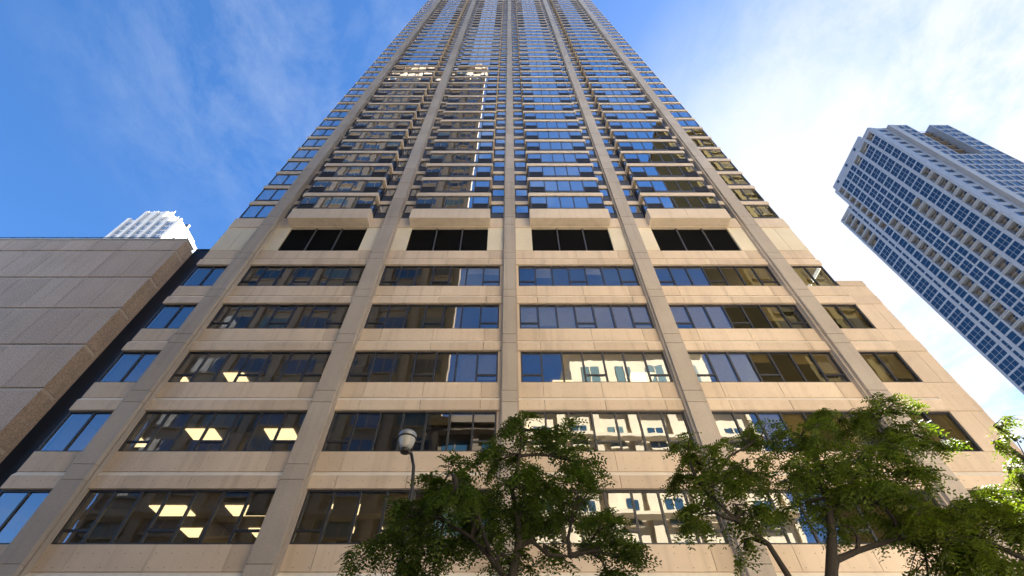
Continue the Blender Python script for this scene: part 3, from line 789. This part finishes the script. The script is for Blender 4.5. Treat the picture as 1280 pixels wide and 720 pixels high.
# tree in the middle, in front of the second column
Y = 8.0
tree('dense dark green tree in front of the middle column, nearest the lamp', None,
     [([(-.12, Y, 0), (-.08, Y, 1.8), (0.02, Y, 3.4), (.05, Y, 4.2), (.15, Y, 4.62), (.15, Y, 5.01), (.05, Y + .1, 5.57), (.20, Y, 6.19), (.24, Y, 6.7)], [.14, .115, .095, .08, .06, .05, .04, .028, .016]),
      ([(.03, Y, 3.7), (.02, Y, 3.95), (-.10, Y, 4.19), (-.36, Y, 4.49), (-.62, Y, 4.73), (-1.21, Y - .1, 5.01)], [.05, .06, .055, .045, .036, .018]),
      ([(.06, Y, 4.15), (.09, Y, 4.33), (.20, Y, 4.59), (.36, Y - .05, 4.67), (.61, Y - .1, 4.43), (.96, Y - .15, 4.39)], [.04, .05, .042, .036, .028, .016]),
      ([(-.3, Y, 4.45), (-.5, Y - .7, 4.8), (-.8, Y - 1.2, 4.9)], [.04, .03, .018]),
      ([(.12, Y + .05, 4.8), (.3, Y + .9, 5.2), (.5, Y + 1.4, 5.4)], [.045, .032, .018])],
     [((0.24, 7.82, 6.68), (0.47, 0.42, 0.44), 0, 14), ((1.00, 8.03, 6.58), (0.63, 0.57, 0.50), 0, 18), ((1.36, 7.91, 6.01), (0.48, 0.43, 0.42), 0, 14), ((-0.28, 8.07, 6.15), (0.61, 0.55, 0.43), 0, 18),
      ((-0.95, 8.09, 6.02), (0.36, 0.40, 0.20), 1, 7), ((-1.18, 7.70, 5.48), (0.42, 0.46, 0.28), 1, 12), ((0.33, 7.66, 5.57), (0.73, 0.65, 0.50), 0, 26), ((-0.65, 8.24, 5.46), (0.84, 0.76, 0.49), 1, 28),
      ((-1.55, 7.83, 5.04), (0.65, 0.58, 0.40), 1, 20), ((-1.98, 7.81, 4.56), (0.46, 0.41, 0.33), 1, 14), ((-2.48, 8.35, 4.57), (0.24, 0.35, 0.16), 1, 4), ((-1.23, 7.98, 4.55), (0.62, 0.56, 0.42), 1, 20),
      ((-0.46, 8.24, 4.91), (0.76, 0.68, 0.44), 1, 26), ((0.39, 7.98, 5.07), (0.57, 0.52, 0.38), 0, 18), ((1.22, 8.10, 5.44), (0.63, 0.57, 0.54), 2, 22), ((1.48, 7.76, 4.78), (0.57, 0.52, 0.44), 2, 22),
      ((1.89, 8.09, 4.48), (0.44, 0.40, 0.36), 2, 14), ((0.85, 8.26, 4.63), (0.46, 0.41, 0.29), 2, 8), ((0.04, 8.02, 4.40), (0.51, 0.46, 0.23), 1, 6), ((-1.76, 8.17, 4.31), (0.51, 0.46, 0.26), 1, 12),
      ((1.57, 8.12, 4.26), (0.51, 0.46, 0.20), 2, 8),
      ((-.8, Y - 1.1, 5.0), (.6, .6, .4), 3, 14), ((.55, Y + 1.4, 5.9), (.9, .7, .6), 4, 22), ((-.3, Y + 1.0, 5.5), (.7, .6, .45), 4, 14)], 11, M['leaf'], fill=0.85)
# wide tree right of it, its stem leaning outwards
tree('wide green tree with a leaning forked stem, between the other two trees', None,
     [([(4.05, Y, 0), (4.25, Y, 2.0), (4.80, Y, 3.74), (5.03, Y, 4.17), (5.39, Y, 4.82), (5.57, Y, 5.28), (5.66, Y, 5.72), (5.84, Y, 6.36), (6.14, Y, 6.8)], [.15, .125, .10, .09, .07, .055, .045, .032, .018]),
      ([(4.98, Y, 4.08), (5.22, Y, 4.39), (5.61, Y - .05, 4.51), (5.98, Y - .1, 4.59), (6.37, Y - .1, 4.68), (6.64, Y - .1, 4.51)], [.06, .055, .045, .038, .028, .016]),
      ([(4.16, Y, 1.4), (4.30, Y - .05, 3.2), (4.35, Y, 4.17), (4.24, Y, 4.63), (3.86, Y, 5.01), (3.54, Y, 5.49)], [.07, .06, .05, .042, .034, .018]),
      ([(5.5, Y, 5.1), (6.08, Y + .1, 5.57), (6.84, Y + .2, 6.11), (7.53, Y + .2, 6.71)], [.05, .04, .03, .016])],
     [((7.45, 7.82, 6.99), (0.84, 0.75, 0.32), 3, 20), ((6.76, 8.03, 7.02), (0.72, 0.65, 0.33), 0, 16), ((5.67, 7.91, 6.56), (0.69, 0.62, 0.41), 0, 18), ((5.02, 8.07, 6.66), (0.54, 0.49, 0.38), 2, 12),
      ((7.87, 8.09, 6.67), (0.73, 0.66, 0.35), 3, 18), ((6.54, 7.70, 5.98), (0.99, 0.89, 0.41), 3, 30), ((5.28, 7.66, 5.69), (0.68, 0.61, 0.40), 0, 20), ((4.61, 8.24, 6.00), (0.67, 0.60, 0.43), 2, 18),
      ((3.78, 7.83, 6.21), (0.54, 0.49, 0.30), 2, 11), ((3.26, 7.81, 6.31), (0.30, 0.35, 0.33), 2, 7), ((3.24, 8.35, 5.90), (0.33, 0.35, 0.33), 2, 8), ((3.63, 7.98, 5.56), (0.60, 0.54, 0.40), 2, 18),
      ((3.25, 8.24, 5.14), (0.39, 0.35, 0.45), 2, 13), ((4.04, 7.98, 5.14), (0.58, 0.52, 0.39), 2, 14), ((5.13, 8.10, 5.30), (0.54, 0.48, 0.31), 0, 12), ((6.07, 7.76, 5.28), (0.79, 0.72, 0.38), 1, 24),
      ((7.37, 8.09, 5.69), (0.64, 0.58, 0.38), 3, 18), ((6.82, 8.26, 5.05), (0.70, 0.63, 0.31), 1, 16), ((5.57, 8.02, 4.89), (0.54, 0.48, 0.22), 1, 6), ((4.01, 8.17, 4.57), (0.34, 0.35, 0.26), 2, 4),
      ((8.43, 8.12, 6.43), (0.28, 0.35, 0.19), 3, 5),
      ((5.6, Y + 1.0, 6.2), (.8, .6, .4), 3, 12), ((6.8, Y + 1.1, 6.3), (.9, .6, .4), 3, 14)], 23, M['leaf_m'], fill=0.92)
# sunlit tree at the right edge
Y = 7.6
tree('yellow-green sunlit tree cut by the right edge of the view', None,
     [([(7.2, Y, 0), (7.3, Y, 2.0), (7.5, Y, 3.27), (8.22, Y, 4.04), (8.73, Y, 4.72), (9.19, Y, 5.37)], [.15, .12, .10, .07, .05, .025]),
      ([(7.9, Y, 3.7), (8.06, Y, 3.93), (7.87, Y, 4.25), (7.51, Y, 4.48), (7.02, Y, 4.66)], [.04, .045, .04, .03, .016]),
      ([(8.7, Y, 4.7), (8.95, Y, 5.3), (9.15, Y - .1, 5.8), (9.3, Y - .1, 6.2)], [.028, .02, .014, .007])],
     [((7.21, 7.42, 4.89), (0.69, 0.62, 0.41), 1, 24), ((7.89, 7.63, 4.73), (0.74, 0.67, 0.54), 0, 30), ((6.62, 7.51, 4.33), (0.58, 0.52, 0.39), 1, 20), ((8.22, 7.67, 5.29), (0.49, 0.44, 0.25), 0, 12),
      ((9.01, 7.69, 5.85), (0.29, 0.35, 0.20), 2, 3), ((9.16, 7.30, 6.46), (0.30, 0.35, 0.22), 2, 3), ((8.57, 7.26, 6.07), (0.20, 0.35, 0.14), 2, 2), ((7.26, 7.84, 4.31), (0.72, 0.65, 0.35), 1, 22),
      ((6.50, 7.43, 4.74), (0.48, 0.43, 0.28), 1, 13), ((8.87, 7.41, 4.89), (0.77, 0.69, 0.64), 0, 26), ((8.70, 7.95, 4.26), (0.75, 0.68, 0.50), 0, 20), ((8.81, 7.58, 5.50), (0.35, 0.35, 0.21), 2, 6),
      ((6.40, 7.84, 4.11), (0.49, 0.44, 0.24), 1, 10)], 37, M['leaf_y'], fill=1.0)
